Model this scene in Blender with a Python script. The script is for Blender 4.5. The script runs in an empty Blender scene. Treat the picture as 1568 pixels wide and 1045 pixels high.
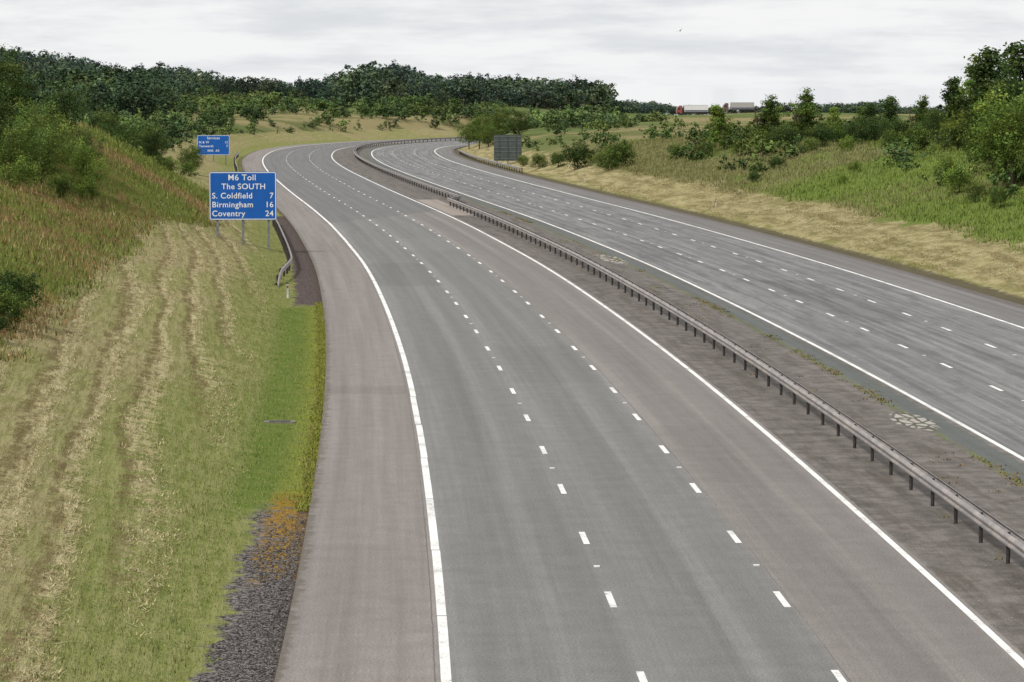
import bpy, math, numpy as np
from mathutils import Vector
sc=bpy.context.scene
col=sc.collection
rng=np.random.default_rng(7)

# ------------------------------------------------------------ helpers
_tab=np.random.default_rng(3).random((256,256))
def vnoise(x,y):
    x=np.asarray(x,float)+0*np.asarray(y,float); y=np.asarray(y,float)+0*x
    xi=np.floor(x).astype(int); yi=np.floor(y).astype(int)
    fx=x-xi; fy=y-yi
    fx=fx*fx*(3-2*fx); fy=fy*fy*(3-2*fy)
    a=_tab[xi&255,yi&255]; b=_tab[(xi+1)&255,yi&255]
    c=_tab[xi&255,(yi+1)&255]; d=_tab[(xi+1)&255,(yi+1)&255]
    return (a*(1-fx)+b*fx)*(1-fy)+(c*(1-fx)+d*fx)*fy
def sstep(x,a,b):
    k=np.clip((np.asarray(x,float)-a)/(b-a),0,1); return k*k*(3-2*k)

def mesh_np(name,V,F,mats=(),midx=None,cols=None,st=None,smooth=False,link=True,var=None):
    V=np.asarray(V,dtype=np.float32); F=np.asarray(F,dtype=np.int32)
    me=bpy.data.meshes.new(name)
    n=F.shape[1]
    me.vertices.add(len(V)); me.vertices.foreach_set('co',V.ravel())
    me.loops.add(F.size); me.loops.foreach_set('vertex_index',F.ravel())
    me.polygons.add(len(F))
    me.polygons.foreach_set('loop_start',np.arange(0,F.size,n,dtype=np.int32))
    if midx is not None: me.polygons.foreach_set('material_index',np.asarray(midx,dtype=np.int32))
    me.polygons.foreach_set('use_smooth',np.full(len(F),smooth))
    if cols is not None:
        a=me.attributes.new('col','FLOAT_COLOR','POINT')
        c=np.ones((len(V),4),dtype=np.float32); c[:,:3]=cols; a.data.foreach_set('color',c.ravel())
    for nm,arr in (('st',st),('var',var)):
        if arr is not None:
            a=me.attributes.new(nm,'FLOAT_VECTOR','POINT')
            a.data.foreach_set('vector',np.asarray(arr,dtype=np.float32).ravel())
    for m in mats: me.materials.append(m)
    me.update(calc_edges=True)
    if not link: return me
    ob=bpy.data.objects.new(name,me); col.objects.link(ob); return ob

class NB:
    def __init__(s,name):
        s.m=bpy.data.materials.new(name); s.m.use_nodes=True
        s.nt=s.m.node_tree; s.nt.nodes.clear()
        s.out=s.nt.nodes.new('ShaderNodeOutputMaterial')
    def n(s,t): return s.nt.nodes.new(t)
    def put(s,sock,v):
        if isinstance(v,bpy.types.NodeSocket): s.nt.links.new(v,sock)
        elif isinstance(v,(tuple,list)) and sock.type=='RGBA': sock.default_value=(v[0],v[1],v[2],1)
        else: sock.default_value=v
    def math(s,op,a,b=0.0,clamp=False):
        k=s.n('ShaderNodeMath'); k.operation=op; k.use_clamp=clamp
        s.put(k.inputs[0],a); s.put(k.inputs[1],b); return k.outputs[0]
    def mul(s,a,b): return s.math('MULTIPLY',a,b)
    def add(s,a,b): return s.math('ADD',a,b)
    def ss(s,v,a,b,lo=0.0,hi=1.0):
        k=s.n('ShaderNodeMapRange'); k.interpolation_type='SMOOTHSTEP'
        s.put(k.inputs[0],v); k.inputs[1].default_value=a; k.inputs[2].default_value=b
        k.inputs[3].default_value=lo; k.inputs[4].default_value=hi; return k.outputs[0]
    def band(s,v,a,b,w=0.1):
        return s.mul(s.ss(v,a-w,a+w),s.ss(v,b-w,b+w,1.0,0.0))
    def mix(s,f,a,b,mode='MIX'):
        k=s.n('ShaderNodeMix'); k.data_type='RGBA'; k.blend_type=mode
        s.put(k.inputs[0],f); s.put(k.inputs[6],a); s.put(k.inputs[7],b); return k.outputs[2]
    def noise(s,vec,scale,detail=2.0,rough=0.55):
        k=s.n('ShaderNodeTexNoise'); s.put(k.inputs['Vector'],vec)
        k.inputs['Scale'].default_value=scale; k.inputs['Detail'].default_value=detail
        k.inputs['Roughness'].default_value=rough; return k.outputs[0]
    def vor(s,vec,scale,out='Distance',feature='F1'):
        k=s.n('ShaderNodeTexVoronoi'); k.feature=feature; s.put(k.inputs['Vector'],vec)
        k.inputs['Scale'].default_value=scale; return k.outputs[out]
    def comb(s,x,y,z=0.0):
        k=s.n('ShaderNodeCombineXYZ'); s.put(k.inputs[0],x); s.put(k.inputs[1],y); s.put(k.inputs[2],z); return k.outputs[0]
    def sep(s,v):
        k=s.n('ShaderNodeSeparateXYZ'); s.put(k.inputs[0],v); return k.outputs
    def attr(s,name,o='Vector'):
        k=s.n('ShaderNodeAttribute'); k.attribute_name=name; return k.outputs[o]
    def pos(s): return s.n('ShaderNodeNewGeometry').outputs['Position']
    def scl(s,c,f):
        k=s.n('ShaderNodeVectorMath'); k.operation='SCALE'; s.put(k.inputs[0],c); s.put(k.inputs['Scale'],f); return k.outputs[0]
    def bump(s,h,st=0.5,dist=0.05):
        k=s.n('ShaderNodeBump'); s.put(k.inputs['Height'],h); k.inputs['Strength'].default_value=st
        k.inputs['Distance'].default_value=dist; return k.outputs[0]
    def done(s,color,rough=0.8,normal=None,spec=0.3,metal=0.0):
        p=s.n('ShaderNodeBsdfPrincipled'); s.put(p.inputs['Base Color'],color); s.put(p.inputs['Roughness'],rough)
        s.put(p.inputs['Specular IOR Level'],spec); s.put(p.inputs['Metallic'],metal)
        if normal is not None: s.put(p.inputs['Normal'],normal)
        s.nt.links.new(p.outputs[0],s.out.inputs[0]); return s.m
    def diffuse(s,color,normal=None,trans=0.0):
        p=s.n('ShaderNodeBsdfDiffuse'); s.put(p.inputs['Color'],color)
        if normal is not None: s.put(p.inputs['Normal'],normal)
        o=p.outputs[0]
        if trans>0:
            t=s.n('ShaderNodeBsdfTranslucent'); s.put(t.inputs['Color'],color)
            mx=s.n('ShaderNodeMixShader'); mx.inputs[0].default_value=trans
            s.nt.links.new(o,mx.inputs[1]); s.nt.links.new(t.outputs[0],mx.inputs[2]); o=mx.outputs[0]
        s.nt.links.new(o,s.out.inputs[0]); return s.m

def simple(name,c,rough=0.6,metal=0.0,var=0.25,scale=3.0,spec=0.3):
    b=NB(name); n=b.noise(b.pos(),scale,3.0)
    f=b.ss(n,0.3,0.7,1-var,1+var)
    return b.done(b.scl(c,f),rough,None,spec,metal)

# ------------------------------------------------------------ road alignment (metres)
ctrl=np.array([(2.2,-90),(1.2,-40),(.45,0),(-.45,30),(-1.22,55),(-1.57,65.4),(-2.06,76.5),(-2.62,89),(-3.38,104),(-4.38,121.6),
(-5.75,142.5),(-7.09,161),(-9.16,187),(-11.56,212),(-14.4,240.6),(-18.4,276.4),(-23.1,316),(-28.9,367),(-34.5,419),(-39.2,470),
(-42,513),(-43.3,555),(-41.3,592),(-36.5,622),(-29,650),(-18,674),(-3,695),(18,714),(45,730),(110,757),(220,790),(420,830),(800,890)],float)
def catmull(P,n=40):
    out=[]
    for i in range(len(P)-1):
        p0=P[max(i-1,0)];p1=P[i];p2=P[i+1];p3=P[min(i+2,len(P)-1)]
        d=np.linalg.norm(p2-p1); d0=max(np.linalg.norm(p1-p0),1e-3) ; d2=max(np.linalg.norm(p3-p2),1e-3)
        m1=(p2-p0)/(d+d0)*d if i>0 else (p2-p1)
        m2=(p3-p1)/(d+d2)*d if i<len(P)-2 else (p2-p1)
        for u in np.linspace(0,1,n,endpoint=False):
            out.append((2*u**3-3*u**2+1)*p1+(u**3-2*u**2+u)*m1+(-2*u**3+3*u**2)*p2+(u**3-u**2)*m2)
    out.append(P[-1]); return np.array(out)
def resample(Q,ds):
    L=np.r_[0,np.cumsum(np.linalg.norm(np.diff(Q,axis=0),axis=1))]
    s=np.arange(0,L[-1],ds); return np.c_[np.interp(s,L,Q[:,0]),np.interp(s,L,Q[:,1])]
C=resample(catmull(ctrl),2.0)
for _ in range(2):
    k=9; pad=np.vstack([C[0]+(C[0]-C[1])*np.arange(k,0,-1)[:,None],C,C[-1]+(C[-1]-C[-2])*np.arange(1,k+1)[:,None]])
    ker=np.hanning(2*k+3)[1:-1]; ker/=ker.sum()
    C=np.c_[np.convolve(pad[:,0],ker,'valid'),np.convolve(pad[:,1],ker,'valid')]
C=resample(C,2.0)
S0=np.arange(len(C))*2.0
S0=S0-np.interp(63.8,C[:120,1],S0[:120])+63.8       # s == Y near the start
TG=np.gradient(C,axis=0); TG/=np.linalg.norm(TG,axis=1)[:,None]
NR=np.c_[TG[:,1],-TG[:,0]]
def at(s,t):
    s=np.asarray(s,float); t=np.asarray(t,float)
    x=np.interp(s,S0,C[:,0]);y=np.interp(s,S0,C[:,1])
    nx=np.interp(s,S0,NR[:,0]);ny=np.interp(s,S0,NR[:,1])
    return x+nx*t,y+ny*t
def st_of(X,Y):
    X=np.atleast_1d(np.asarray(X,float)).ravel();Y=np.atleast_1d(np.asarray(Y,float)).ravel()
    S=np.empty(len(X));T=np.empty(len(X))
    for a in range(0,len(X),4000):
        x=X[a:a+4000];y=Y[a:a+4000]
        d=(x[:,None]-C[None,:,0])**2+(y[:,None]-C[None,:,1])**2
        i=d.argmin(1)
        dx=x-C[i,0];dy=y-C[i,1]
        al=dx*TG[i,0]+dy*TG[i,1]; la=dx*NR[i,0]+dy*NR[i,1]
        dd=np.sqrt(d[np.arange(len(x)),i])
        T[a:a+4000]=np.where(dd>60,np.sign(la)*dd,la); S[a:a+4000]=S0[i]+al
    return S,T

# ------------------------------------------------------------ terrain
BX=np.array([-4000,-400,-170,-110,-60,-25,0,30,70,200,600,4000],float)
BY=np.array([-3000,-100,100,200,290,345,450,600,800,1000,1300,1700,2600,6000],float)
BZ=np.array([
[8,8,8,8,8,7,6,6,6,6,6,6],
[9,9,9,9,9,8,6,6,6,6,6,6],
[10,10,10,9.5,9,8,6,6,6,6.2,7,7],
[10,10,10,9.7,9.2,8,6.3,6.3,6.4,6.5,7,7],
[9,9,9,9,8.9,7,5,5.8,6.4,6.5,7,7],
[5,5,4.8,4.3,3.8,3.4,4,5,5.9,6.3,7,7],
[5,5,5,4,3.0,2.6,3,4.2,5.2,6,6,6],
[9,8,7,5.2,4.2,3.8,3.6,4,4.3,4.6,5,5],
[13,12,11,8.0,6.6,5.9,5.3,4,3.2,3,3,3],
[19,18,16,11.2,8.8,8.6,7.8,5.0,1.9,1.8,1,1],
[17,16,14,8,5,4,3,1,.4,.2,.2,.2],
[14,12,8,4,1,-2,-4,-6,-7,-7,-7,-7],
[0,-5,-10,-14,-18,-20,-22,-24,-24,-24,-24,-24],
[-70,-70,-70,-70,-70,-70,-70,-70,-70,-70,-70,-70]],float)
def base_h(X,Y):
    i=np.clip(np.searchsorted(BY,Y)-1,0,len(BY)-2); j=np.clip(np.searchsorted(BX,X)-1,0,len(BX)-2)
    v=np.clip((Y-BY[i])/(BY[i+1]-BY[i]),0,1); u=np.clip((X-BX[j])/(BX[j+1]-BX[j]),0,1)
    v=v*v*(3-2*v)*.6+v*.4; u=u*u*(3-2*u)*.6+u*.4
    return (BZ[i,j]*(1-u)+BZ[i,j+1]*u)*(1-v)+(BZ[i+1,j]*(1-u)+BZ[i+1,j+1]*u)*v
def bulge(S): return sstep(S,198,216)*(1-sstep(S,284,300))
def height(X,Y,S=None,T=None):
    X=np.atleast_1d(np.asarray(X,float));Y=np.atleast_1d(np.asarray(Y,float))
    if S is None: S,T=st_of(X,Y)
    B=base_h(X,Y)
    el=np.maximum(0,-T-5.0); er=np.maximum(0,T-33.4)
    g=bulge(S); e1=9.2-4.4*g
    Cc=(.23+.05*g)*np.minimum(el,e1)+(.42+.16*g)*np.maximum(el-e1,0)+.32*np.minimum(er,6)+.27*np.maximum(er-6,0)
    k=1.2; h=np.clip(.5+.5*(B-Cc)/k,0,1); z=B*(1-h)+Cc*h-k*h*(1-h)
    z=np.where((el<=0)&(er<=0),0,z)
    e=el+er
    w=np.clip(e/3,0,1)
    z=z+w*(.25*(vnoise(X*.09,Y*.06)-.5)*np.clip(e/6,0,1)+.16*(vnoise(X*.6+31,Y*.35)-.5))
    z=z+np.clip(e/30,0,1)*.9*(vnoise(X*.03+7,Y*.02+3)-.5)
    z=z+np.clip((Y-700)/200,0,1)*np.clip(e/60,0,1)*3.0*(vnoise(X*.022+7,Y*.01+13)-.5)
    inside=(T>-3.25)&(T<32.65)
    return np.where(inside,-.09,z-.025)
def hz(x,y): return float(height([x],[y])[0])

def grow(a,step,k,lim):
    o=[a]
    while o[-1]<lim: o.append(o[-1]+step); step*=k
    return o
xs=np.arange(-52,64,.6); xs=np.r_[-np.array(grow(52.6,.8,1.09,5000))[::-1],xs,np.array(grow(64,.8,1.09,5000))]
ys=[48.0]
while ys[-1]<6000: ys.append(ys[-1]+(max(.5,.0052*ys[-1]) if ys[-1]<1200 else .05*ys[-1]))
ys=np.r_[-np.array(grow(-46,2.0,1.2,3000))[::-1],np.array(ys)]
XX,YY=np.meshgrid(xs,ys); X=XX.ravel();Y=YY.ravel()
def fbm(x,y,o=3):
    r=0;a=1;t=0
    for k in range(o): r=r+a*vnoise(x*2**k+17*k,y*2**k+5*k);t+=a;a*=.55
    return r/t
def drift(S,T): return fbm(S*.022+60,(T+.05*S)*.22)
PER=1.75
def phase(S,T): return (T+.05*S)*2*math.pi/PER+14.0*drift(S,T)
S,T=st_of(X,Y); Z=height(X,Y,S,T)
# low raked rows of cuttings
el=np.clip(-T-5.5,0,None); Z=Z+np.clip(el/1.5,0,1)*np.clip((14-(-T))/2,0,1)*(S<330)*(S>20)*.06*np.clip(np.sin(phase(S,T)),-.2,1)*np.clip(2*fbm(S*.15,T*.5)-.5,0,1)
nx,ny=len(xs),len(ys)
i=np.arange(ny-1)[:,None]*nx+np.arange(nx-1)[None,:]
F=np.stack([i,i+1,i+nx+1,i+nx],-1).reshape(-1,4)
VAR=np.c_[fbm(X*.12,Y*.12),fbm(X*.035+40,Y*.012+9),drift(S,T)]

b=NB('verge_and_fields'); P=b.pos(); px,py,pz=b.sep(P)
sv=b.attr('st'); s_,t_,bl_=b.sep(sv)      # bl_ : where the rough bank comes down to the fence line
big,bigf,lowst=b.sep(b.attr('var'))       # broad variation, field patches, drifts along the verge
wob=b.math('SUBTRACT',b.noise(P,.45,2.0),.5)
wob2=b.math('SUBTRACT',b.noise(P,1.8,2.0),.5)
Tm=b.add(b.add(t_,b.mul(wob,1.8)),b.mul(wob2,1.2))
Sm=b.add(b.add(s_,b.mul(wob,6.0)),b.mul(wob2,2.5))
fine=b.noise(P,8.0,3.0,.75)
mid=b.noise(P,1.1,3.0,.65)
tt=b.add(t_,b.mul(s_,.05))
ph=b.add(b.add(b.mul(tt,2*math.pi/PER),b.mul(lowst,14.0)),b.add(b.mul(wob,2.2),b.mul(wob2,1.3)))
wr=b.math('SINE',ph); wr2=b.math('SINE',b.add(ph,1.35))
streak2=b.noise(b.comb(b.mul(s_,.35),b.mul(tt,4.0),3.0),1.0,4.0,.72)
tx=b.add(b.mul(streak2,.6),b.mul(fine,.4))
hay=b.mix(b.ss(tx,.38,.60),(.19,.16,.078),(.345,.30,.165))
green=b.mix(b.ss(mid,.3,.7),(.12,.155,.036),(.20,.225,.07))
green=b.mix(b.ss(tx,.42,.60,0.0,.6),green,(.27,.265,.115))
lg=b.add(b.add(Tm,b.mul(b.math('SUBTRACT',lowst,.5),9.0)),b.ss(Sm,85.0,130.0,1.0,-1.2))
lgf=b.ss(lg,-9.5,-5.8,0.0,.85)
olive=b.ss(b.add(b.mul(big,.5),b.mul(mid,.5)),.42,.60,.10,.55)
gf=b.math('MAXIMUM',b.mul(lgf,b.ss(t_,0.0,2.0,1.0,0.0)),olive)
hay=b.mix(gf,hay,green)
rowf=b.mul(b.ss(mid,.36,.56),b.ss(s_,230.0,330.0,1.0,.2))
inl=b.ss(Tm,-6.4,-7.6)
hay=b.mix(b.mul(b.mul(b.ss(b.add(wr,b.mul(b.math('SUBTRACT',tx,.5),2.5)),.15,.95),b.mul(rowf,.85)),inl),hay,b.mix(b.ss(tx,.38,.58),(.24,.195,.10),(.46,.405,.235)))
hay=b.mix(b.mul(b.mul(b.ss(b.add(wr2,b.mul(b.math('SUBTRACT',tx,.5),-2.0)),.45,1.0),b.mul(rowf,.75)),inl),hay,(.135,.10,.05))
orange=b.mix(b.ss(fine,.35,.65),(.14,.09,.038),(.23,.165,.075))
rgreen=b.mix(b.ss(fine,.35,.65),(.085,.105,.024),(.17,.19,.05))
rl=b.mix(b.ss(b.add(b.mul(mid,.4),b.mul(big,.6)),.42,.58),orange,rgreen)
lush=b.mix(b.ss(fine,.3,.7),(.09,.135,.028),(.19,.24,.06))
dull=b.mix(b.ss(fine,.3,.7),(.12,.125,.05),(.20,.195,.085))
rr=b.mix(b.ss(b.add(b.add(b.mul(mid,.3),b.mul(big,.5)),b.ss(py,240.0,340.0,0.0,.35)),.42,.62),lush,dull)
rough=b.mix(b.ss(t_,0.0,20.0),rl,rr)
far=b.mix(b.ss(bigf,.42,.56),(.125,.155,.058),(.25,.215,.11))
far=b.mix(b.ss(b.add(b.mul(big,.6),b.mul(mid,.4)),.45,.60,0.0,.75),far,(.095,.12,.043))
rough=b.mix(b.ss(py,360.0,520.0),rough,far)
Tb=b.add(Tm,b.mul(bl_,-4.6))
mown=b.mul(b.ss(Tb,-14.8,-14.0),b.ss(b.add(b.add(Tm,b.mul(wob2,1.2)),b.mul(b.math('SUBTRACT',big,.5),5.0)),38.9,39.8,1.0,0.0))
rv=b.noise(b.comb(b.mul(s_,.16),b.mul(t_,.9)),1.0,4.0,.7)
rhay=b.mix(b.ss(b.add(b.mul(rv,.7),b.mul(fine,.3)),.38,.60),(.185,.155,.075),(.38,.33,.18))
rhay=b.mix(b.ss(mid,.50,.62,0.0,.55),rhay,(.16,.165,.06))
rhay=b.mix(b.ss(b.add(Tm,b.mul(rv,3.0)),34.2,36.2,.75,0.0),rhay,(.18,.20,.055))
mowc=b.mix(b.ss(t_,0.0,20.0),hay,rhay)
c=b.mix(mown,rough,mowc)
strip=b.mul(b.band(b.add(t_,b.mul(wob2,1.0)),-5.4,-1.0,.4),b.band(Sm,78.0,152.0,1.5))
yg=b.mix(b.ss(b.add(t_,b.mul(wob2,1.4)),-4.4,-3.5),(.105,.155,.032),(.21,.225,.04))
yg=b.mix(b.ss(b.add(b.mul(fine,.5),b.mul(mid,.5)),.40,.62,0.0,.75),yg,(.17,.195,.06))
c=b.mix(strip,c,yg)
stones=b.vor(P,15.0,'Color'); sb=b.sep(stones)[0]
grav=b.mix(b.ss(sb,.1,.9),(.045,.040,.038),(.22,.20,.19))
gband=b.band(b.add(t_,b.add(b.mul(wob2,.9),b.mul(wob,.8))),-4.6,-1.0,.15)
gm=b.mul(gband,b.math('MAXIMUM',b.ss(Sm,77.0,80.0,1.0,0.0),b.band(Sm,153.0,262.0,1.0)))
grav=b.mix(b.ss(s_,140.0,150.0,0.0,.6),grav,(.085,.06,.055))
c=b.mix(gm,c,grav)
moss=b.mul(b.band(b.add(t_,b.mul(wob2,1.0)),-4.2,-1.0,.25),b.mul(b.band(Sm,68.0,81.5,1.5),b.ss(mid,.34,.46)))
c=b.mix(b.mul(moss,.9),c,b.mix(b.ss(fine,.4,.6),(.18,.12,.03),(.34,.19,.03)))
edge=b.math('MAXIMUM',b.mul(b.band(b.add(t_,b.mul(wob2,.35)),-3.5,-1.0,.08),b.ss(mid,.3,.6)),b.band(b.add(t_,b.mul(wob2,.9)),30.0,33.7,.2))
c=b.mix(b.mul(edge,.8),c,(.095,.078,.065))
ground_mat=b.diffuse(c,b.bump(b.add(b.mul(fine,.8),b.mul(streak2,1.0)),.9,.16))
mesh_np('ground',np.c_[X,Y,Z],F,[ground_mat],st=np.c_[S,T,bulge(S)*(T<0)],smooth=True,var=VAR)

# ------------------------------------------------------------ road surface
def strip_mesh(s0,s1,ds,ts,zs):
    s=np.arange(s0,s1+ds*.5,ds); ts=np.asarray(ts,float); n=len(ts)
    SS,TT=np.meshgrid(s,ts,indexing='ij'); x,y=at(SS,TT)
    z=np.broadcast_to(np.asarray(zs,float),SS.shape)
    V=np.c_[x.ravel(),y.ravel(),z.ravel()]
    i=np.arange(len(s)-1)[:,None]*n+np.arange(n-1)[None,:]
    F=np.stack([i,i+1,i+n+1,i+n],-1).reshape(-1,4)
    return V,F,np.c_[SS.ravel(),TT.ravel(),np.zeros(SS.size)]
b=NB('asphalt'); P=b.pos(); sv=b.attr('st'); s_,t_,_=b.sep(sv)
wob=b.math('SUBTRACT',b.noise(P,2.0,2.0),.5)
tw=b.add(t_,b.mul(wob,.06))
lng=b.noise(b.comb(b.mul(s_,.022),b.mul(t_,1.9)),1.0,4.0,.7)
lng2=b.noise(b.comb(b.mul(s_,.16),b.mul(t_,1.3),5.0),1.0,3.0,.65)
fine=b.noise(P,20.0,2.0,.8); mid=b.noise(P,1.1,5.0,.75)
lane=b.mix(b.ss(tw,7.47,7.53),(.186,.182,.174),(.205,.187,.174))
lane=b.mix(b.ss(tw,-.12,-.08),(.203,.183,.169),lane)
wp=b.math('ABSOLUTE',b.math('SUBTRACT',b.math('FRACT',b.math('DIVIDE',b.add(t_,20.0-.9+3.69*2),1.845)),.5))
lane=b.mix(b.mul(b.mul(b.ss(wp,.02,.42,0.0,.42),b.ss(lng,.3,.6,.5,1.0)),b.band(t_,.2,11.0,.3)),lane,(.115,.114,.111))
oc=b.math('ABSOLUTE',b.math('SUBTRACT',b.math('FRACT',b.math('DIVIDE',b.add(t_,36.9),3.69)),.5))
lane=b.mix(b.mul(b.ss(oc,.0,.16,.32,0.0),b.band(t_,.2,11.0,.2)),lane,(.10,.10,.098))
lane=b.mix(b.mul(b.ss(b.add(s_,b.mul(t_,-2.2)),246.0,249.0),b.ss(t_,-.4,.0)),lane,(.145,.142,.138))
fc=b.mix(b.ss(lng,.35,.65),(.148,.147,.145),(.20,.198,.194))
fc=b.mix(b.mul(b.ss(b.add(b.mul(lng2,.6),b.mul(mid,.4)),.48,.58,0.0,.55),b.band(t_,18.2,28.9,.3)),fc,(.095,.094,.094))
med=b.mix(b.ss(mid,.35,.65),(.105,.093,.083),(.160,.143,.129))
med=b.mix(b.ss(lng2,.50,.62,0.0,.6),med,(.082,.071,.058))
c=b.mix(b.ss(tw,11.28,11.36),lane,med)
ms=b.add(t_,b.mul(wob,.7))
c=b.mix(b.band(ms,16.75,17.6,.06),c,(.105,.112,.105))
c=b.mix(b.mul(b.band(ms,16.5,16.75,.07),b.ss(mid,.42,.55,0.0,.8)),c,(.09,.115,.03))
c=b.mix(b.ss(tw,17.75,17.8),c,fc)
c=b.mix(b.mul(b.ss(tw,29.25,29.3),.55),c,(.145,.133,.124))
c=b.mix(b.ss(b.add(t_,b.mul(wob,1.1)),31.8,32.5,0.0,.8),c,(.10,.082,.07))
c=b.mix(b.ss(b.add(t_,b.mul(wob,.7)),-2.95,-3.15,0.0,.75),c,(.115,.10,.08))
def ell(s0,t0,a,bb):
    u=b.math('DIVIDE',b.math('SUBTRACT',s_,s0),a); v=b.math('DIVIDE',b.math('SUBTRACT',t_,t0),bb)
    r=b.math('SQRT',b.add(b.mul(u,u),b.mul(v,v)))
    return b.ss(b.add(r,b.mul(wob,1.1)),.85,1.05,1.0,0.0)
cr=b.vor(b.comb(b.mul(s_,.8),b.mul(t_,2.2)),1.1,'Distance','DISTANCE_TO_EDGE')
conc=b.mix(b.ss(b.add(cr,b.mul(wob,.25)),.05,.16),(.075,.07,.055),(.38,.36,.32))
for (a1,a2,a3,a4) in ((98.0,16.5,2.8,.65),(193.0,16.3,6.0,.7)):
    c=b.mix(b.mul(ell(a1,a2,a3,a4),.85),c,conc)
c=b.mix(b.mul(b.band(s_,262.0,300.0,.4),b.band(t_,11.5,13.6,.1)),c,(.27,.235,.205))
for jt in (7.55,-.2):
    c=b.mix(b.mul(b.band(tw,jt-.012,jt+.012,.012),b.ss(lng,.4,.55,.1,.75)),c,(.06,.06,.058))
for (p0,p1,q0,q1,dk) in ((83,97,7.6,11.0,.94),(168,190,.1,3.7,.90),(205,222,3.7,7.4,1.07),(140,171,21.7,25.3,.85),(190,215,18.1,21.5,.88),(120,131,25.5,29.0,1.1),(60,72,-3.1,-.2,.95),(66,80,.15,3.65,.965),(112,128,3.72,7.4,.94),(108,111,-3.1,-.2,.88)):
    c=b.mix(b.mul(b.band(s_,p0,p1,.05),b.band(tw,q0,q1,.02)),c,b.scl(c,dk))
f=b.mul(b.ss(lng,.25,.75,.84,1.15),b.mul(b.ss(mid,.25,.75,.90,1.09),b.ss(fine,.25,.75,.68,1.32)))
c=b.scl(c,f)
peb=b.vor(P,2.4); pm_=b.mul(b.ss(peb,.035,.06,1.0,0.0),b.band(t_,11.4,17.0,.1))
c=b.mix(pm_,c,(.42,.40,.36))
asphalt=b.done(c,.85,b.bump(fine,.3,.03),.15)
V,F,st=strip_mesh(-80,1300,2.0,[-3.2,-1.6,0,3.7,7.4,11.1,13,15,17,19,22,25,29,31,32.6],0.0)
mesh_np('motorway_road',V,F,[asphalt],st=st,smooth=True)

# ------------------------------------------------------------ markings
b=NB('road_paint'); P=b.pos()
w1=b.noise(P,9.0,3.0,.7); w2=b.noise(P,.7,2.0)
f=b.ss(b.add(b.mul(w1,.65),b.mul(w2,.35)),.35,.47)
pc=b.mix(f,(.32,.31,.29),(.76,.75,.72)); pc=b.scl(pc,b.ss(w2,.3,.7,.82,1.0))
paint=b.done(pc,.6,None,.3)
Vs=[];Fs=[];n=0
def addm(V,F):
    global n
    Vs.append(V);Fs.append(F+n);n+=len(V)
for a in np.arange(44,700,9.0):      # edge line laid in lengths, slight gaps and offsets
    o=rng.uniform(-.012,.012); V,F,_=strip_mesh(a,a+8.91,.99,[-.1+o,.1+o],.005); addm(V,F)
V,F,_=strip_mesh(-60,43.9,1.5,[-.1,.1],.005);addm(V,F)
V,F,_=strip_mesh(701,1100,1.5,[-.1,.1],.005);addm(V,F)
for t0,w in ((11.12,.17),(17.9,.17),(29.1,.18)):
    V,F,_=strip_mesh(-60,1100,1.5,[t0-w/2,t0+w/2],.005); addm(V,F)
for k in range(-10,95):
    for t0 in (3.69,7.40,21.6,25.4):
        c0=63.8+9*k+rng.uniform(-.06,.06); V,F,_=strip_mesh(c0-1.0,c0+1.0,1.0,[t0-.075,t0+.075],.005); addm(V,F)
mesh_np('lane_markings',np.vstack(Vs),np.vstack(Fs),[paint])
Vs=[];Fs=[];n=0
def box(cx,cy,cz,dx,dy,dz,ang=0.0):
    v=np.array([(a,b_,c_) for c_ in (-.5,.5) for a,b_ in ((-.5,-.5),(.5,-.5),(.5,.5),(-.5,.5))])*np.array([dx,dy,dz])
    ca,sa=math.cos(ang),math.sin(ang)
    v=np.c_[v[:,0]*ca-v[:,1]*sa+cx,v[:,0]*sa+v[:,1]*ca+cy,v[:,2]+cz]
    f=np.array([(3,2,1,0),(4,5,6,7),(0,1,5,4),(1,2,6,5),(2,3,7,6),(3,0,4,7)])
    return v,f
for k in range(-3,30):
    for t0 in (3.69,7.40,21.6,25.4):
        x,y=at(68.3+18*k,t0); v,f=box(float(x),float(y),.012,.14,.16,.022); addm(v,f)
mesh_np('road_studs',np.vstack(Vs),np.vstack(Fs),[simple('stud_rubber',(.6,.6,.57),.4,var=.2)])

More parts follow.
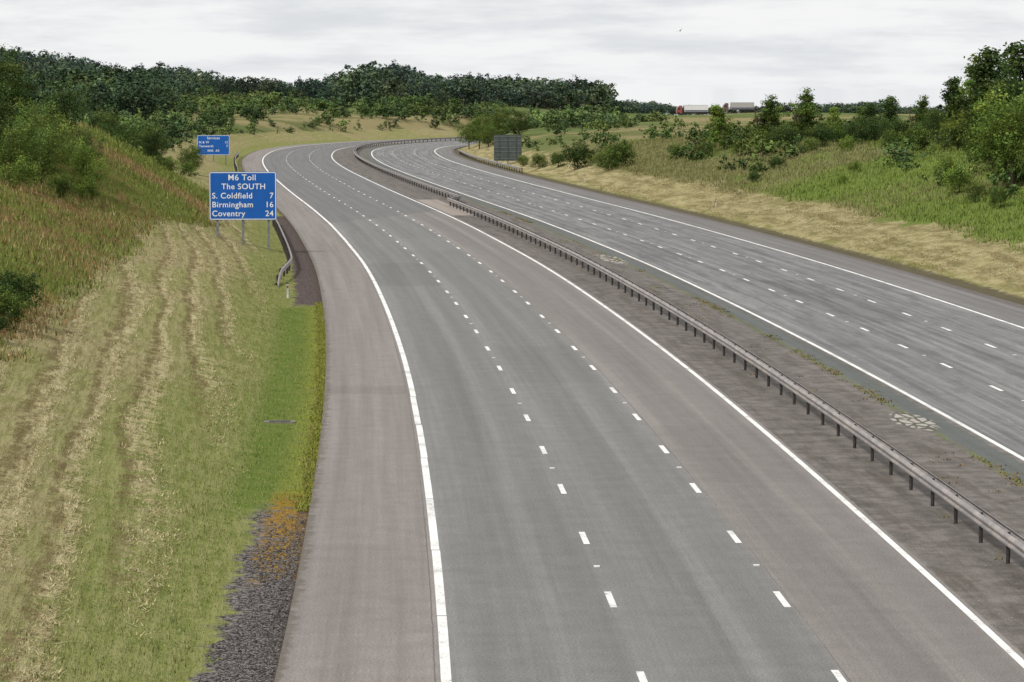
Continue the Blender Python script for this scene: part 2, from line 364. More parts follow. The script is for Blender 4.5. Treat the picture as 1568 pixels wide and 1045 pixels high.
# ------------------------------------------------------------ crash barriers
b=NB('galvanised_steel'); P=b.pos()
n1=b.noise(P,1.2,4.0,.7); n2=b.noise(P,14.0,2.0)
c=b.mix(b.ss(n1,.4,.65),(.25,.235,.23),(.36,.32,.30)); c=b.scl(c,b.ss(n2,.3,.7,.85,1.1))
steel=b.done(c,.6,None,.35,.25)
post_mat=simple('weathered_post_steel',(.07,.062,.058),.7,.2,.3,8.0)
def barrier(name,s0,s1,tf,double=True,step=3.2,side=1,zf=lambda s:0.0,postmax=900):
    emp=bpy.data.objects.new(name,None); col.objects.link(emp)
    prof=np.array([(0,.46),(.035,.47),(.085,.52),(.085,.56),(.02,.60),(.02,.63),(.085,.67),(.085,.71),(.035,.76),(0,.77)])
    s=np.arange(s0,s1+.01,1.6)
    t0=np.array([tf(a) for a in s]); zz=np.array([zf(a) for a in s])
    VV=[];FF=[];m=0
    for sd in ((1,-1) if double else (side,)):
        TT=t0[:,None]+sd*(.09+prof[None,:,0]); SS=np.repeat(s[:,None],len(prof),1)
        x,y=at(SS,TT); z=zz[:,None]+prof[None,:,1]
        V=np.c_[x.ravel(),y.ravel(),np.broadcast_to(z,x.shape).ravel()]
        i=np.arange(len(s)-1)[:,None]*len(prof)+np.arange(len(prof)-1)[None,:]
        F=np.stack([i,i+1,i+len(prof)+1,i+len(prof)],-1).reshape(-1,4)
        VV.append(V);FF.append(F+m);m+=len(V)
    r=mesh_np(name+'_beam',np.vstack(VV),np.vstack(FF),[steel]); r.name='beam'; r.parent=emp
    VV=[];FF=[];m=0
    for a in np.arange(s0+.8,min(s1,postmax),step):
        x,y=at(a,tf(a)); z=zf(a)
        x0,y0=at(a,0);x1,y1=at(a,1); an=math.atan2(float(y1-y0),float(x1-x0))
        for (dx,dy,ox,oy,top) in ((.012,.11,0,0,.74),(.06,.012,.03,.055,.74),(.06,.012,-.03,-.055,.74),(.17,.07,0,0,.66)):
            ca,sa=math.cos(an),math.sin(an)
            h=(top+.1) if dx<.1 else .14
            v,f=box(float(x)+ox*ca-oy*sa,float(y)+ox*sa+oy*ca,z+top-h/2,dx,dy,h,an)
            VV.append(v);FF.append(f+m);m+=8
    r=mesh_np(name+'_posts',np.vstack(VV),np.vstack(FF),[post_mat]); r.name='posts'; r.parent=emp
    return emp
def tcen(s): return 13.3+1.7*float(sstep(s,284,291))
barrier('central_crash_barrier',10,900,tcen)
def tl(s): return -4.75-.9*(1-float(sstep(s,166,186)))
barrier('verge_crash_barrier',166,246,tl,False,side=1,zf=lambda s:-.5*(1-float(sstep(s,165,174))))
barrier('verge_crash_barrier',392,520,lambda s:33.1,False,side=-1)
barrier('verge_crash_barrier',400,500,lambda s:-4.3,False,side=1)

# ------------------------------------------------------------ foliage
b=NB('leaves'); c=b.attr('col','Color'); oi=b.n('ShaderNodeObjectInfo').outputs['Random']
c=b.scl(c,b.ss(oi,0.0,1.0,.82,1.2)); leaf_mat=b.diffuse(c,trans=.25)
b=NB('leaves_distant'); leafd_mat=b.diffuse(b.attr('col','Color'))
b=NB('grass_blades'); grass_mat=b.diffuse(b.attr('col','Color'))
bark_mat=simple('bark',(.09,.07,.055),.9,0,.4,6.0)
def tube(pts,rad,n=6):
    pts=np.asarray(pts,float);V=[]
    for i,p in enumerate(pts):
        d=pts[min(i+1,len(pts)-1)]-pts[max(i-1,0)]; d/=np.linalg.norm(d)+1e-9
        u=np.cross(d,[1,0,.1]);u/=np.linalg.norm(u)+1e-9;w=np.cross(d,u)
        for k in range(n):
            a=2*math.pi*k/n; V.append(p+rad[i]*(u*math.cos(a)+w*math.sin(a)))
    F=[(i*n+k,i*n+(k+1)%n,(i+1)*n+(k+1)%n,(i+1)*n+k) for i in range(len(pts)-1) for k in range(n)]
    return np.array(V),np.array(F)
def make_tree(seed,h,w,nc,nl,ls,base=.2,kind='broad',pal=(.055,.09,.02),limbs=7,sides=6,hue=.13,cf=1.0):
    r=np.random.default_rng(seed)
    u=r.normal(size=(nc,3));u/=np.linalg.norm(u,axis=1)[:,None]
    cc=u*(r.random(nc)[:,None]**.42)
    asym=r.normal(size=3)*.10
    zrel=(cc[:,2]+1)/2
    if kind=='slim':
        zrel=r.random(nc)**1.1; k=1.15-.98*zrel**1.2
    elif kind=='pine': k=.5+.6*zrel
    elif kind=='bush': k=1.05-.35*zrel
    else: k=1.05-.35*np.abs(zrel-.4)
    az=np.arctan2(cc[:,1],cc[:,0]); k=k*(1+.22*np.sin(az*2+seed)+.17*np.sin(az*5+seed*2))
    cx=cc[:,0]*w/2*k; cy=cc[:,1]*w/2*k
    cz=h*(base+(1-base)*(.06+.88*zrel)); cz*=1+.06*r.normal(size=nc)
    cx+=asym[0]*w*zrel; cy+=asym[1]*w*zrel
    cr=cf*w*r.uniform(.07,.19,nc)
    if kind=='pine': cr*=1.15
    ctr=np.c_[cx,cy,cz]
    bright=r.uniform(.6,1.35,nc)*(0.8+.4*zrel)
    yel=r.uniform(-hue,hue,nc)
    N=nc*nl; ci=np.repeat(np.arange(nc),nl)
    d=r.normal(size=(N,3));d/=np.linalg.norm(d,axis=1)[:,None]
    p=ctr[ci]+d*(cr[ci]*r.random(N)**.45*r.uniform(.75,1.45,N))[:,None]*np.array([1,1,.8])
    p[:,2]=np.maximum(p[:,2],.03*h*r.random(N))
    nrm=d+r.normal(size=(N,3))*.7+np.array([0,0,.5]);nrm/=np.linalg.norm(nrm,axis=1)[:,None]
    a=np.cross(nrm,r.normal(size=(N,3)));a/=np.linalg.norm(a,axis=1)[:,None]+1e-9;bb=np.cross(nrm,a)
    sz=ls*r.uniform(.5,1.3,N)[:,None]
    V=np.stack([p-a*sz,p+bb*sz*.6+nrm*sz*.15,p+a*sz,p-bb*sz*.65],1).reshape(-1,3)
    F=np.arange(N*4).reshape(-1,4)
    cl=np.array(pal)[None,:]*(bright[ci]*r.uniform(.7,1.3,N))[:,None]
    cl[:,0]*=1+yel[ci]; cl[:,2]*=1-yel[ci]*.5
    cl=np.repeat(cl,4,0)
    TV=[V];TF=[F];m=len(V)
    top=h*(base+(1-base)*.8)
    bend=r.normal(size=2)*.04*h
    tp=[(0,0,-.3),(bend[0]*.3,bend[1]*.3,top*.35),(bend[0]*.7,bend[1]*.7,top*.7),(bend[0],bend[1],top)]
    r0=h*.018
    tv,tf=tube(tp,[r0*1.2,r0*.85,r0*.5,r0*.15],sides);TV.append(tv);TF.append(tf+m);m+=len(tv)
    for j in r.choice(nc,min(limbs,nc),replace=False):
        zz=min(ctr[j,2]*r.uniform(.5,.8),top*.9); st_=np.array([bend[0]*zz/top,bend[1]*zz/top,zz])
        mp=(st_+ctr[j])/2+np.array([0,0,-.03*h])
        tv,tf=tube([st_,mp,ctr[j]],[r0*.45,r0*.3,r0*.08],4);TV.append(tv);TF.append(tf+m);m+=len(tv)
    V=np.vstack(TV);F=np.vstack(TF)
    cols=np.full((len(V),3),.08);cols[:len(cl)]=cl
    mi=np.zeros(len(F),int);mi[N:]=1
    return V,F,cols,mi
def template(name,*a,**k):
    V,F,cl,mi=make_tree(*a,**k); return mesh_np(name,V,F,[leaf_mat,bark_mat],mi,cl,link=False)
bright=(.150,.210,.045); midg=(.095,.138,.034); darkg=(.056,.087,.028)
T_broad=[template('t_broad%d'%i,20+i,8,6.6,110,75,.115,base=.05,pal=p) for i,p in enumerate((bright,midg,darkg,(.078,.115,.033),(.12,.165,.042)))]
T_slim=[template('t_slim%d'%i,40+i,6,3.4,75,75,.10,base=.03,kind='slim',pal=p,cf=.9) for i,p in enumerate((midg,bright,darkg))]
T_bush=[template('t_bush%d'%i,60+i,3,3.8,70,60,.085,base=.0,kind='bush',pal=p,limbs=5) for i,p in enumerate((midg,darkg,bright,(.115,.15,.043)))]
def put(name,me,x,y,h,h0,wx=1.0,rot=None):
    ob=bpy.data.objects.new(name,me); col.objects.link(ob)
    k=h/h0; ob.scale=(k*wx*rng.uniform(.9,1.12),k*wx*rng.uniform(.9,1.12),k); ob.location=(x,y,hz(x,y)-.05)
    ob.rotation_euler=(0,0,rng.uniform(0,6.28) if rot is None else rot); return ob
for x,y,h,m,w in ((-31.5,198,5.2,1,1.0),(-34.8,207,5.6,3,1.0),(-30.2,192,4.4,4,1.05),(-37.5,219,5.6,2,1.0),(-28.7,201,3.9,0,.95),(-33.2,190,5.2,2,1.0),(-36.5,200,5.2,1,1.0),(-32.3,214,4.2,2,1.0),(-30.8,184,4.2,1,1.0),(-32,203,4.6,4,.95),(-29.5,207,3.2,3,1.0),(-36,186,5.2,2,1.1),
    (-41,340,4.8,2,1.0),(-38,354,3.8,1,1.0),(-46,345,5.2,3,1.0),(-50,362,5.6,2,1.0),(-43.5,356,4.4,4,1.0),(-54,350,5.5,1,1.0)):
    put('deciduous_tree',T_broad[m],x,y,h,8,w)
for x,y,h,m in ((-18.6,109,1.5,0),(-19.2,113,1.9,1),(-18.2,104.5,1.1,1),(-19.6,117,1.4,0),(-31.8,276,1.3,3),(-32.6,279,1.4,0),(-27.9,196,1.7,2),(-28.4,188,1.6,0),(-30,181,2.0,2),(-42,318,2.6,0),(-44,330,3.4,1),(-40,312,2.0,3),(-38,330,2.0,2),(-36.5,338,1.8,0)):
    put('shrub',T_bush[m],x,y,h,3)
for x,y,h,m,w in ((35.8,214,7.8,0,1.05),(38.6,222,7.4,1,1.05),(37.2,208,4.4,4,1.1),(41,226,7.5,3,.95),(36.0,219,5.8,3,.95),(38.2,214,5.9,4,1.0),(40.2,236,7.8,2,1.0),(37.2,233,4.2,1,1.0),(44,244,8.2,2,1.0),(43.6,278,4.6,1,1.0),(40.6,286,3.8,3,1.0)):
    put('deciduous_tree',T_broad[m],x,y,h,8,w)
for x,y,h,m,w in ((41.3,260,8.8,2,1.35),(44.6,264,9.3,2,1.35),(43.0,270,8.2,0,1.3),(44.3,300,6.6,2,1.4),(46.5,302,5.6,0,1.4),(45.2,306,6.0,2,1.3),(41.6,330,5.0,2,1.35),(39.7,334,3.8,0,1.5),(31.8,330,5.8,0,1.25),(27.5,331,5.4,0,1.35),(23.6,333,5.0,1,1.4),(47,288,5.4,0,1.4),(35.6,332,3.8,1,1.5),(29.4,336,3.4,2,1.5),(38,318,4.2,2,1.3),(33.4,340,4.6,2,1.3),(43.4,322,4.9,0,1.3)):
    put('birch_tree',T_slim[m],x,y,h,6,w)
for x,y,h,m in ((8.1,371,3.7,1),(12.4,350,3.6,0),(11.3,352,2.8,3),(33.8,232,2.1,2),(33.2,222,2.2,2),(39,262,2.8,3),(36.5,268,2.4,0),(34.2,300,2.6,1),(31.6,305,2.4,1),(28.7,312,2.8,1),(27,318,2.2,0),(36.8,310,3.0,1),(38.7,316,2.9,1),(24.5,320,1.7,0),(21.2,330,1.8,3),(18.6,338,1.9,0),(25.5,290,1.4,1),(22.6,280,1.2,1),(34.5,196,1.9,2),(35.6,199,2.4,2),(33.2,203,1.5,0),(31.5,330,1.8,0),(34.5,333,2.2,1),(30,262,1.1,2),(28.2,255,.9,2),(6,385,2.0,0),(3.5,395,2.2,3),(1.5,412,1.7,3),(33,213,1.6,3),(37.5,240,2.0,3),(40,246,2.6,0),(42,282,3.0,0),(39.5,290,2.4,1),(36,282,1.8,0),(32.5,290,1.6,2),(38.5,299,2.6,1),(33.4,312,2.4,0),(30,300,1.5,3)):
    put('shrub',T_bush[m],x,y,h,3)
for x,y,h,m,w in ((-5.6,512,6.6,1,1.0),(-2.4,520,6.8,4,.9),(-7.6,530,6.0,1,.9),(1.2,512,5.2,3,1.0),(-4,505,4,4,1.2)):
    put('deciduous_tree',T_broad[m],x,y,h,8,w)

def mass(name,pts,temps,hs,tint=.2,patch=True,pr=None,haze=0.0):
    VV=[];FF=[];CC=[];MM=[];m=0
    pts=np.asarray(pts); z=height(pts[:,0],pts[:,1])
    for i,(x,y) in enumerate(pts):
        V,F,cl,mi,h0=temps[rng.choice(len(temps),p=pr)]
        k=hs[i]/h0; a=rng.uniform(0,6.28);ca,sa=math.cos(a),math.sin(a);kw=k*rng.uniform(.9,1.4)
        W=np.c_[(V[:,0]*ca-V[:,1]*sa)*kw+x,(V[:,0]*sa+V[:,1]*ca)*kw+y,V[:,2]*k+z[i]-.15]
        VV.append(W);FF.append(F+m);m+=len(W);MM.append(mi)
        pt=.62+.75*float(vnoise(x*.05+70,y*.02+9)) if patch else 1
        yl=float(vnoise(x*.11+30,y*.05+19))
        CC.append(cl*rng.uniform(1-tint,1+tint)*pt*np.array([rng.uniform(.92,1.05)*(.84+.24*yl),1,rng.uniform(.9,1.15)*(1.25 if y>860 else 1.0)]))  # farthest trees tinted bluer: distance haze put into the leaf colour
    return mesh_np(name,np.vstack(VV),np.vstack(FF),[leafd_mat,bark_mat],np.concatenate(MM),np.vstack(CC))
def lod(seed,h,w,nc,nl,ls,**k):
    return (*make_tree(seed,h,w,nc,nl,ls,limbs=2,sides=4,hue=.07,**k),h)
L_wood=[lod(100,9,8.5,30,17,.37,base=.0,pal=(.058,.084,.045)),lod(101,9,7.5,30,17,.37,base=.0,pal=(.075,.104,.050)),lod(102,9,9,32,17,.37,base=.0,pal=(.047,.068,.042)),lod(104,7,8,32,17,.37,base=.0,kind='bush',pal=(.090,.122,.052)),lod(103,13,6.0,14,20,.36,base=.55,kind='pine',pal=(.036,.052,.038)),lod(105,12,4.6,22,16,.36,base=.1,kind='slim',pal=(.062,.086,.048))]
PW=[.22,.20,.22,.18,.09,.09]
L_light=[lod(110,4,4.4,22,14,.27,base=.0,kind='bush',pal=(.115,.156,.050)),lod(111,4,4.2,22,14,.27,base=.0,kind='bush',pal=(.088,.124,.045)),lod(112,4.5,3.2,18,14,.24,base=.0,kind='slim',pal=(.130,.172,.055)),lod(113,4,4.6,22,14,.27,base=.0,kind='bush',pal=(.062,.090,.038))]
L_small=[lod(120,2,2.8,14,14,.17,base=.0,kind='bush',pal=(.10,.135,.04)),lod(121,2,2.6,14,14,.17,base=.0,kind='bush',pal=(.13,.165,.048)),lod(122,2,3.0,14,14,.17,base=.0,kind='bush',pal=(.07,.098,.034))]
def region(n,y0,y1,u0,u1,tl=-13,tr=40,f=None):
    y=rng.uniform(y0,y1,n);x=rng.uniform(u0,u1,n)*y
    S,T=st_of(x,y);k=(T<tl)|(T>tr)
    if f is not None: k&=f(x,y)
    return np.c_[x[k],y[k]]
A=region(500,600,820,-.215,-.118,f=lambda x,y:vnoise(x*.05,y*.02)>.22)
B2=region(800,880,1060,-.215,.030)
B3=region(60,980,1040,.02,.034)
pts=np.vstack([A,B2,B3]); hs=rng.uniform(4.5,9.5,len(pts))*(.60+.80*vnoise(pts[:,0]*.045+3,pts[:,1]*.004)); hs[len(A)+len(B2):]*=.6
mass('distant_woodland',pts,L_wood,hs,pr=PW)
A=region(560,430,640,-.165,-.03,f=lambda x,y:vnoise(x*.07+4,y*.03)>.40)
B2=region(820,640,880,-.145,-.003,f=lambda x,y:vnoise(x*.06+9,y*.018+2)>.46)
C2=region(420,540,760,-.026,.05,tr=36,f=lambda x,y:vnoise(x*.07+2,y*.03+2)>.28)
D2=region(200,700,1000,.03,.19,f=lambda x,y:vnoise(x*.04+2,y*.02+5)>.62)
pts=np.vstack([A,B2,C2,D2]); hs=rng.uniform(1.2,4.0,len(pts))*(.7+.6*vnoise(pts[:,0]*.09,pts[:,1]*.03+5))
mass('scrub_thicket',pts,L_light,hs)
hx=rng.uniform(30,330,700);hy=1290+rng.uniform(-40,40,700)+60*np.sin(hx*.02)
mass('distant_hedgerow',np.c_[hx,hy],L_wood[:4],rng.uniform(3.0,6.0,700)*(.65+.8*vnoise(hx*.05,hy*0)))
A=region(300,320,440,-.145,-.085,tl=-15)
B2=region(380,285,430,.03,.19,tr=43,f=lambda x,y:vnoise(x*.12+2,y*.05+2)>.44)
C2=region(190,400,580,.0,.17,tr=37,f=lambda x,y:vnoise(x*.1+2,y*.04+2)>.48)
D2=region(110,205,270,.125,.2,tr=45,f=lambda x,y:vnoise(x*.2+2,y*.1+2)>.5)
pts=np.vstack([A,B2,C2,D2]);mass('bramble_scrub',pts,L_small,rng.uniform(.6,2.4,len(pts)))

# grass blades
def blades(name,S_,T_,hgt,wid,colors,lie=.3,per=6,spread=.12):
    N=len(S_);x,y=at(S_,T_);z=height(x,y,S_,T_)
    x=np.repeat(x,per);y=np.repeat(y,per);z=np.repeat(z,per);M=len(x)
    x=x+rng.normal(size=M)*spread;y=y+rng.normal(size=M)*spread
    h=np.repeat(hgt,per)*rng.uniform(.5,1.25,M);a=rng.uniform(0,6.28,M);l=lie*rng.uniform(.3,1.6,M)
    dx=np.cos(a)*h*l;dy=np.sin(a)*h*l;dz=h/np.sqrt(1+l*l)
    w=wid*rng.uniform(.6,1.4,M);bx=-np.sin(a)*w;by=np.cos(a)*w
    V=np.stack([np.c_[x-bx,y-by,z-.02],np.c_[x+bx,y+by,z-.02],np.c_[x+dx,y+dy,z+dz]],1).reshape(-1,3)
    cc=np.repeat(np.repeat(colors,per,0)*rng.uniform(.75,1.25,M)[:,None],3,0)
    return mesh_np(name,V,np.arange(M*3).reshape(-1,3),[grass_mat],None,cc)
def pick(arr,n): return np.array(arr)[rng.integers(len(arr),size=n)]
n_=70000; s=52+ (rng.random(n_)**1.5)*160; t=rng.uniform(-14.8,-6.2,n_)
k=(np.sin(phase(s,t))+rng.normal(size=n_)*.45>.55)&(fbm(s*.15,t*.5)+.25*rng.random(n_)>.5); s,t=s[k],t[k]
blades('mown_hay',s,t,rng.uniform(.06,.13,len(s)),.012,pick([(.42,.37,.21),(.37,.32,.175),(.47,.42,.25),(.28,.22,.115),(.20,.15,.075)],len(s)),lie=2.0,per=5,spread=.15)
n_=13000; s=52+(rng.random(n_)**1.3)*130; t=rng.uniform(-8.5,-3.4,n_)
k=~((s<79)&(t>-4.9))&~((s>152)&(t>-4.9))&(rng.random(n_)<.35+.65*sstep(t,-8,-5)); s,t=s[k],t[k]
blades('verge_grass',s,t,rng.uniform(.04,.10,len(s)),.010,pick([(.16,.205,.05),(.13,.17,.04),(.22,.24,.08),(.28,.27,.12)],len(s)),lie=.7,per=6,spread=.16)
n_=26000; s=rng.uniform(85,330,n_); t=-14.0+4.4*bulge(s)-rng.random(n_)**1.2*26+1.2*(vnoise(s*.3,s*0)-.5)
g=vnoise(s*.06+11,t*.12)
cc=np.where((g+.35*rng.random(n_)>.58)[:,None],pick([(.15,.18,.045),(.20,.225,.065),(.115,.145,.036)],n_),pick([(.25,.155,.07),(.30,.23,.11),(.21,.15,.065),(.25,.23,.10)],n_))
blades('rough_grass_bank',s,t,rng.uniform(.15,.45,n_),.026,cc,lie=.45,per=5,spread=.4)
n_=24000; s=rng.uniform(165,400,n_); t=39.0+rng.random(n_)**1.2*24+1.5*(vnoise(s*.25,s*0)-.5)
g=vnoise(s*.04+1,t*.10)+.35*sstep(s,250,340)
cc=np.where((g+.2*rng.random(n_)<.70)[:,None],pick([(.125,.18,.038),(.18,.23,.056),(.105,.15,.034)],n_),pick([(.19,.185,.075),(.24,.22,.105),(.16,.165,.065)],n_))
blades('rough_grass_slope',s,t,rng.uniform(.15,.42,n_),.03,cc,lie=.45,per=5,spread=.4)
n_=9000; s=rng.uniform(150,330,n_); t=rng.uniform(33.8,39.5,n_)
k=vnoise(s*.12,t*.5)+.3*rng.random(n_)>.6; s,t=s[k],t[k]
blades('mown_hay',s,t,rng.uniform(.05,.16,len(s)),.022,pick([(.38,.33,.18),(.30,.25,.13),(.20,.19,.07),(.24,.18,.09)],len(s)),lie=1.5,per=5,spread=.3)
n_=3200; s=rng.uniform(78,155,n_); t=-3.28-np.abs(rng.normal(size=n_))*.14+.10*(vnoise(s*.6,s*0)-.3)
blades('edge_grass',s,t,rng.uniform(.04,.12,n_),.014,pick([(.23,.24,.045),(.16,.20,.035),(.27,.24,.07)],n_),lie=.9,per=6,spread=.06)
n_=2400; s=rng.uniform(55,280,n_); t=np.where(rng.random(n_)<.6,16.65+rng.normal(size=n_)*.12,rng.uniform(13,16.8,n_))
k=vnoise(s*.25,t*.7)>.56;s,t=s[k],t[k]
x,y=at(s,t)
per=6;M=len(s)*per
X2=np.repeat(x,per)+rng.normal(size=M)*.09;Y2=np.repeat(y,per)+rng.normal(size=M)*.09;a=rng.uniform(0,6.28,M);h=rng.uniform(.02,.08,M)
V=np.stack([np.c_[X2-np.sin(a)*.02,Y2+np.cos(a)*.02,np.full(M,.001)],np.c_[X2+np.sin(a)*.02,Y2-np.cos(a)*.02,np.full(M,.001)],np.c_[X2+np.cos(a)*h,Y2+np.sin(a)*h,h]],1).reshape(-1,3)
mesh_np('reserve_weeds',V,np.arange(M*3).reshape(-1,3),[grass_mat],None,np.repeat(pick([(.12,.14,.035),(.24,.15,.06),(.15,.16,.05),(.20,.13,.05)],M),3,0))
n_=9000; s=52+rng.random(n_)*29; t=rng.uniform(-4.75,-3.25,n_)
k=(rng.random(n_)<1.2-sstep(s,66,78)*1.17)&(t>-4.75+.8*vnoise(s*.8,s*0)); s,t=s[k],t[k];n_=len(s); x,y=at(s,t)
ico=np.array([(1,0,0),(-1,0,0),(0,1,0),(0,-1,0),(0,0,1),(0,0,-1)],float)
fi=np.array([(0,2,4),(2,1,4),(1,3,4),(3,0,4),(2,0,5),(1,2,5),(3,1,5),(0,3,5)])
sz=rng.uniform(.015,.038,(n_,1,3)); jit=1+.3*rng.normal(size=(n_,6,1))
V=(ico[None]*sz*jit); a=rng.uniform(0,6.28,n_); ca,sa=np.cos(a)[:,None],np.sin(a)[:,None]
V=np.stack([V[:,:,0]*ca-V[:,:,1]*sa+x[:,None],V[:,:,0]*sa+V[:,:,1]*ca+y[:,None],V[:,:,2]*.7-.012],-1)
F=(fi[None]+6*np.arange(n_)[:,None,None]).reshape(-1,3)
g=rng.uniform(.035,.21,n_)[:,None]*np.array([1.0,.93,.90])
b=NB('drain_gravel'); gm_=b.diffuse(b.attr('col','Color'))
mesh_np('gravel_drain',V.reshape(-1,3),F,[gm_],None,np.repeat(g,6,0))

# ------------------------------------------------------------ signs
blue=simple('sign_blue',(.008,.105,.42),.45,0,.06,1.5); white=simple('sign_white',(.80,.80,.80),.5,0,.05,2)
greyb=simple('sign_back_grey',(.075,.09,.085),.6,.2,.15,2.0); galv=simple('sign_post_steel',(.20,.21,.20),.6,.3,.2,4)
def rrect(w,h,r,n=6):
    p=[]
    for cx,cz,a0 in ((w/2-r,h/2-r,0),(-w/2+r,h/2-r,90),(-w/2+r,-h/2+r,180),(w/2-r,-h/2+r,270)):
        for k in range(n+1):
            a=math.radians(a0+90*k/n);p.append((cx+r*math.cos(a),cz+r*math.sin(a)))
    return p
def pm(name,V,F,mat,parent):
    me=bpy.data.meshes.new(name);me.from_pydata([tuple(v) for v in V],[],[tuple(f) for f in F]);me.materials.append(mat)
    o=bpy.data.objects.new(name,me);col.objects.link(o);o.parent=parent;return o
def plate(name,w,h,r,th,mat,parent,y=0,z=0):
    p=rrect(w,h,r);n=len(p)
    V=[(a,y,c+z) for a,c in p]+[(a,y+th,c+z) for a,c in p]
    F=[list(range(n)),list(range(2*n-1,n-1,-1))]+[(i,i+n,(i+1)%n+n,(i+1)%n) for i in range(n)]
    return pm(name,V,F,mat,parent)
def ring(name,w,h,r,b_,mat,parent,y,z):
    p=rrect(w,h,r);q=rrect(w-2*b_,h-2*b_,max(r-b_,.01));n=len(p)
    V=[(a,y,c+z) for a,c in p]+[(a,y,c+z) for a,c in q]
    F=[(i,(i+1)%n,(i+1)%n+n,i+n) for i in range(n)]
    return pm(name,V,F,mat,parent)
def text(name,body,size,x,y,z,parent,align='LEFT',bold=.005):
    cu=bpy.data.curves.new(name,'FONT');cu.body=body;cu.size=size;cu.align_x=align;cu.offset=bold;cu.space_character=1.08
    o=bpy.data.objects.new(name+'_c',cu);col.objects.link(o)
    dg=bpy.context.evaluated_depsgraph_get();me=bpy.data.meshes.new_from_object(o.evaluated_get(dg))
    bpy.data.objects.remove(o)
    me.materials.clear();me.materials.append(white)
    t=bpy.data.objects.new(name,me);col.objects.link(t);t.parent=parent;t.location=(x,y,z);t.rotation_euler=(math.pi/2,0,0)
def posts(parent,xs_,tops,x0,y0,z0,rot):
    for k,xx in enumerate(xs_):
        gx=x0+xx*math.cos(rot);gy=y0+xx*math.sin(rot);gz=hz(gx,gy)-z0-.2
        v,f=box(xx,.12,(gz+tops)/2,.17,.14,tops-gz); pm('post_%d'%(k+1),v,f,galv,parent)
def sign(name,x,y,zb,w,h,rot,lines,back=False):
    e=bpy.data.objects.new(name,None);col.objects.link(e);e.location=(x,y,zb);e.rotation_euler=(0,0,rot)
    plate('panel',w,h,.12,.03,greyb if back else blue,e,0,h/2)
    if back:
        for k in range(7):
            v,f=box(0,-.03,h*(k+.5)/7,w*.98,.045,.05);pm('rail_%d'%k,v,f,galv,e)
        for k in (-.3,0,.3):
            v,f=box(k*w,-.075,h/2,.06,.04,h*1.0);pm('stiffener',v,f,greyb,e)
    else:
        ring('border',w-.06,h-.06,.10,.05,white,e,-.004,h/2)
        for (bd,sz,lx,lz,al) in lines: text('legend',bd,sz,lx,-.006,lz,e,al)
    posts(e,(-w*.38,0,w*.38),h*.98,x,y,zb,rot)
    return e
W,H=4.52,3.25
sign('direction_sign',-18.15,201.5,2.25,W,H,.06,[("M6 Toll",.56,-.05,2.68,'CENTER'),("The SOUTH",.54,.05,2.08,'CENTER'),
 ("S. Coldfield",.54,-2.08,1.46,'LEFT'),("7",.54,2.06,1.46,'RIGHT'),("Birmingham",.54,-2.08,.86,'LEFT'),("16",.54,2.06,.86,'RIGHT'),("Coventry",.54,-2.08,.26,'LEFT'),("24",.54,2.06,.26,'RIGHT')])
sign('direction_sign',-43.6,437,1.5,4.7,2.9,.08,[("Services",.52,0,2.32,'CENTER'),("N & W",.46,-2.1,1.72,'LEFT'),("12",.46,2.1,1.72,'RIGHT'),("Tamworth",.46,-2.1,1.16,'LEFT'),("7",.46,2.1,1.16,'RIGHT'),("M42  A5",.46,0,.50,'CENTER')])
sign('sign_rear',-.6,427,.9,4.0,3.7,-.1,[],True)

mred=simple('marker_red',(.25,.03,.02),.4); offw=simple('marker_white',(.5,.5,.48),.6)
def marker(s,t):
    x,y=at(s,t);x=float(x);y=float(y);z=hz(x,y)
    e=bpy.data.objects.new('marker_post',None);col.objects.link(e);e.location=(x,y,z)
    v,f=box(0,0,.36,.10,.05,.85);pm('post',v,f,offw,e)
    v,f=box(0,-.028,.62,.08,.008,.14);pm('reflector',v,f,mred,e)
    v,f=box(0,0,.81,.12,.07,.06);pm('cap',v,f,post_mat,e)
marker(158.5,-5.0);marker(262,35.0);marker(342,34.6)
x,y=at(99,-4.6);e=bpy.data.objects.new('drain_cover',None);col.objects.link(e);e.location=(float(x),float(y),0)
v,f=box(0,0,-.005,1.05,.5,.05);pm('slab',v,f,simple('concrete_old',(.16,.145,.12),.9,0,.3,5),e)
v,f=box(0,0,.03,.7,.3,.02);pm('grate',v,f,post_mat,e)
e=bpy.data.objects.new('timber_fence',None);col.objects.link(e)
wood=simple('weathered_timber',(.11,.085,.06),.9,0,.3,6)
pz=[]
for k in range(9):
    x,y=at(103+k*2.4,-15.3-.25*k);x=float(x);y=float(y);z=hz(x,y)
    v,f=box(x,y,z+.55,.11,.11,1.3);pm('post_%d'%k,v,f,wood,e);pz.append((x,y,z))
for a,c_ in zip(pz[:-1],pz[1:]):
    for zz in (.45,.95):
        tv,tf=tube([(a[0],a[1],a[2]+zz),(c_[0],c_[1],c_[2]+zz)],[.04,.04],4);pm('rail',tv,tf,wood,e)

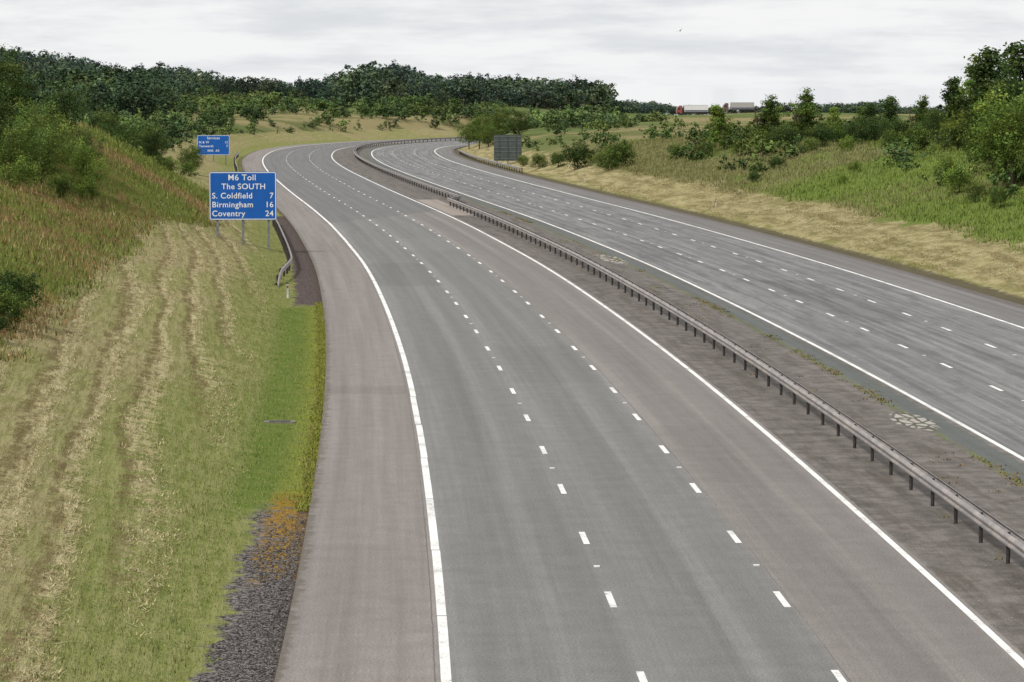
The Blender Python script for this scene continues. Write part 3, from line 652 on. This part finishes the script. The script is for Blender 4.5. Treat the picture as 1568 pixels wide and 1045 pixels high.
# ------------------------------------------------------------ lorries on the ridge
tyre=simple('tyre',(.02,.02,.02),.8);glass=simple('cab_glass',(.03,.04,.05),.15)
def cyl(cx,cy,cz,r,l,n=16):
    V=[]
    for yy in (-l/2,l/2):
        for k in range(n): V.append((cx+r*math.cos(2*math.pi*k/n),cy+yy,cz+r*math.sin(2*math.pi*k/n)))
    F=[(k,(k+1)%n,(k+1)%n+n,k+n) for k in range(n)]+[tuple(range(n-1,-1,-1)),tuple(range(n,2*n))]
    return V,F
def lorry(x,y,body,cabc,stripe,rot):
    e=bpy.data.objects.new('lorry',None);col.objects.link(e);e.location=(x,y,hz(x,y)+.5);e.rotation_euler=(0,0,rot);e.scale=(.9,.9,.9)
    v,f=box(1.6,0,2.45,9.6,2.5,2.7);pm('trailer_body',v,f,body,e)
    v,f=box(1.6,-1.262,1.5,9.4,.01,.6);pm('trailer_stripe',v,f,stripe,e)
    v,f=box(1.6,0,3.84,9.7,2.55,.06);pm('trailer_roof',v,f,galv,e)
    v,f=box(.6,0,.95,11.6,.9,.25);pm('chassis',v,f,post_mat,e)
    prof=[(-6.6,.5),(-4.3,.5),(-4.3,3.5),(-5.2,3.7),(-6.1,2.9),(-6.55,1.9)]
    V=[(a,-1.2,c) for a,c in prof]+[(a,1.2,c) for a,c in prof];n=len(prof)
    F=[tuple(range(n)),tuple(range(2*n-1,n-1,-1))]+[(i,i+n,(i+1)%n+n,(i+1)%n) for i in range(n)]
    pm('cab',V,F,cabc,e)
    v,f=box(-5.5,0,2.3,.9,2.43,.7);pm('side_window',v,f,glass,e)
    for k,xx in enumerate((-5.7,-3.2,3.2,4.4,5.6)):
        V,F=cyl(xx,0,.5,.5,2.4);pm('wheel_%d'%k,V,F,tyre,e)
navy=simple('lorry_stripe',(.10,.11,.16),.4)
lorry(66.5,1105,simple('lorry_white',(.72,.72,.72),.4,0,.05),simple('cab_red',(.28,.08,.07),.35),navy,.05)
lorry(84,1112,simple('lorry_grey',(.40,.39,.38),.5,0,.1),simple('cab_brown',(.16,.09,.08),.35),navy,.1)

e=bpy.data.objects.new('bird',None);col.objects.link(e);e.location=(14.0,250,15.9);e.rotation_euler=(0,-.5,.3)
bm_=simple('bird_feathers',(.04,.04,.045),.8)
tv,tf=tube([(0,-.17,0),(0,-.1,.0),(0,0,0),(0,.1,.0),(0,.2,0)],[.01,.04,.05,.03,.01],8);pm('body',tv,tf,bm_,e)
pm('wings',[(0,-.07,.02),(0,.07,.02),(.22,-.08,.10),(.2,.04,.09),(.42,.08,.02),(-.22,-.08,.10),(-.2,.04,.09),(-.42,.08,.02)],[(0,1,3,2),(2,3,4),(1,0,5,6),(6,5,7)],bm_,e)

# ------------------------------------------------------------ sky, sun, camera
sd=Vector((-.62,-.45,.85)).normalized()
w=bpy.data.worlds.new('World');sc.world=w;w.use_nodes=True;nt=w.node_tree;nt.nodes.clear()
b=NB.__new__(NB);b.nt=nt
out=nt.nodes.new('ShaderNodeOutputWorld');bg=nt.nodes.new('ShaderNodeBackground')
sky=nt.nodes.new('ShaderNodeTexSky');sky.sky_type='NISHITA';sky.sun_disc=False
sky.sun_elevation=math.asin(sd.z);sky.sun_rotation=math.atan2(sd.x,sd.y)
tc=nt.nodes.new('ShaderNodeTexCoord').outputs['Generated']
dx,dy,dz=b.sep(tc)
zz=b.add(b.math('MAXIMUM',dz,0.0),.14)
v=b.comb(b.math('DIVIDE',dx,zz),b.math('DIVIDE',dy,zz),0.0)
n1=b.noise(v,1.9,5.0,.6)
cloud=b.mix(b.ss(n1,.36,.60),(7.3,7.5,7.85),(9.3,9.3,9.3))
cloud=b.scl(cloud,b.ss(dz,.12,.8,1.0,1.12))
cloud=b.mix(b.ss(dz,-.02,.05,.35,0.0),cloud,(8.6,8.8,9.0))
cloudy=b.mix(b.ss(n1,.28,.42,.88,.98),sky.outputs[0],cloud)
nt.links.new(cloudy,bg.inputs[0]);bg.inputs[1].default_value=.1
nt.links.new(bg.outputs[0],out.inputs[0])
L=bpy.data.lights.new('sun','SUN');L.energy=2.8;L.angle=math.radians(9);L.color=(1,.955,.89)
lo=bpy.data.objects.new('sun',L);col.objects.link(lo);lo.rotation_euler=(-sd).to_track_quat('-Z','Y').to_euler()
cam=bpy.data.cameras.new('camera');cam.lens=105;cam.sensor_width=36;cam.clip_end=20000;cam.clip_start=.5
co=bpy.data.objects.new('camera',cam);col.objects.link(co);co.location=(0,0,11.0);co.rotation_euler=(math.radians(90-4.807),0,0)
sc.camera=co
sc.view_settings.view_transform='Standard';sc.view_settings.look='None';sc.view_settings.exposure=0
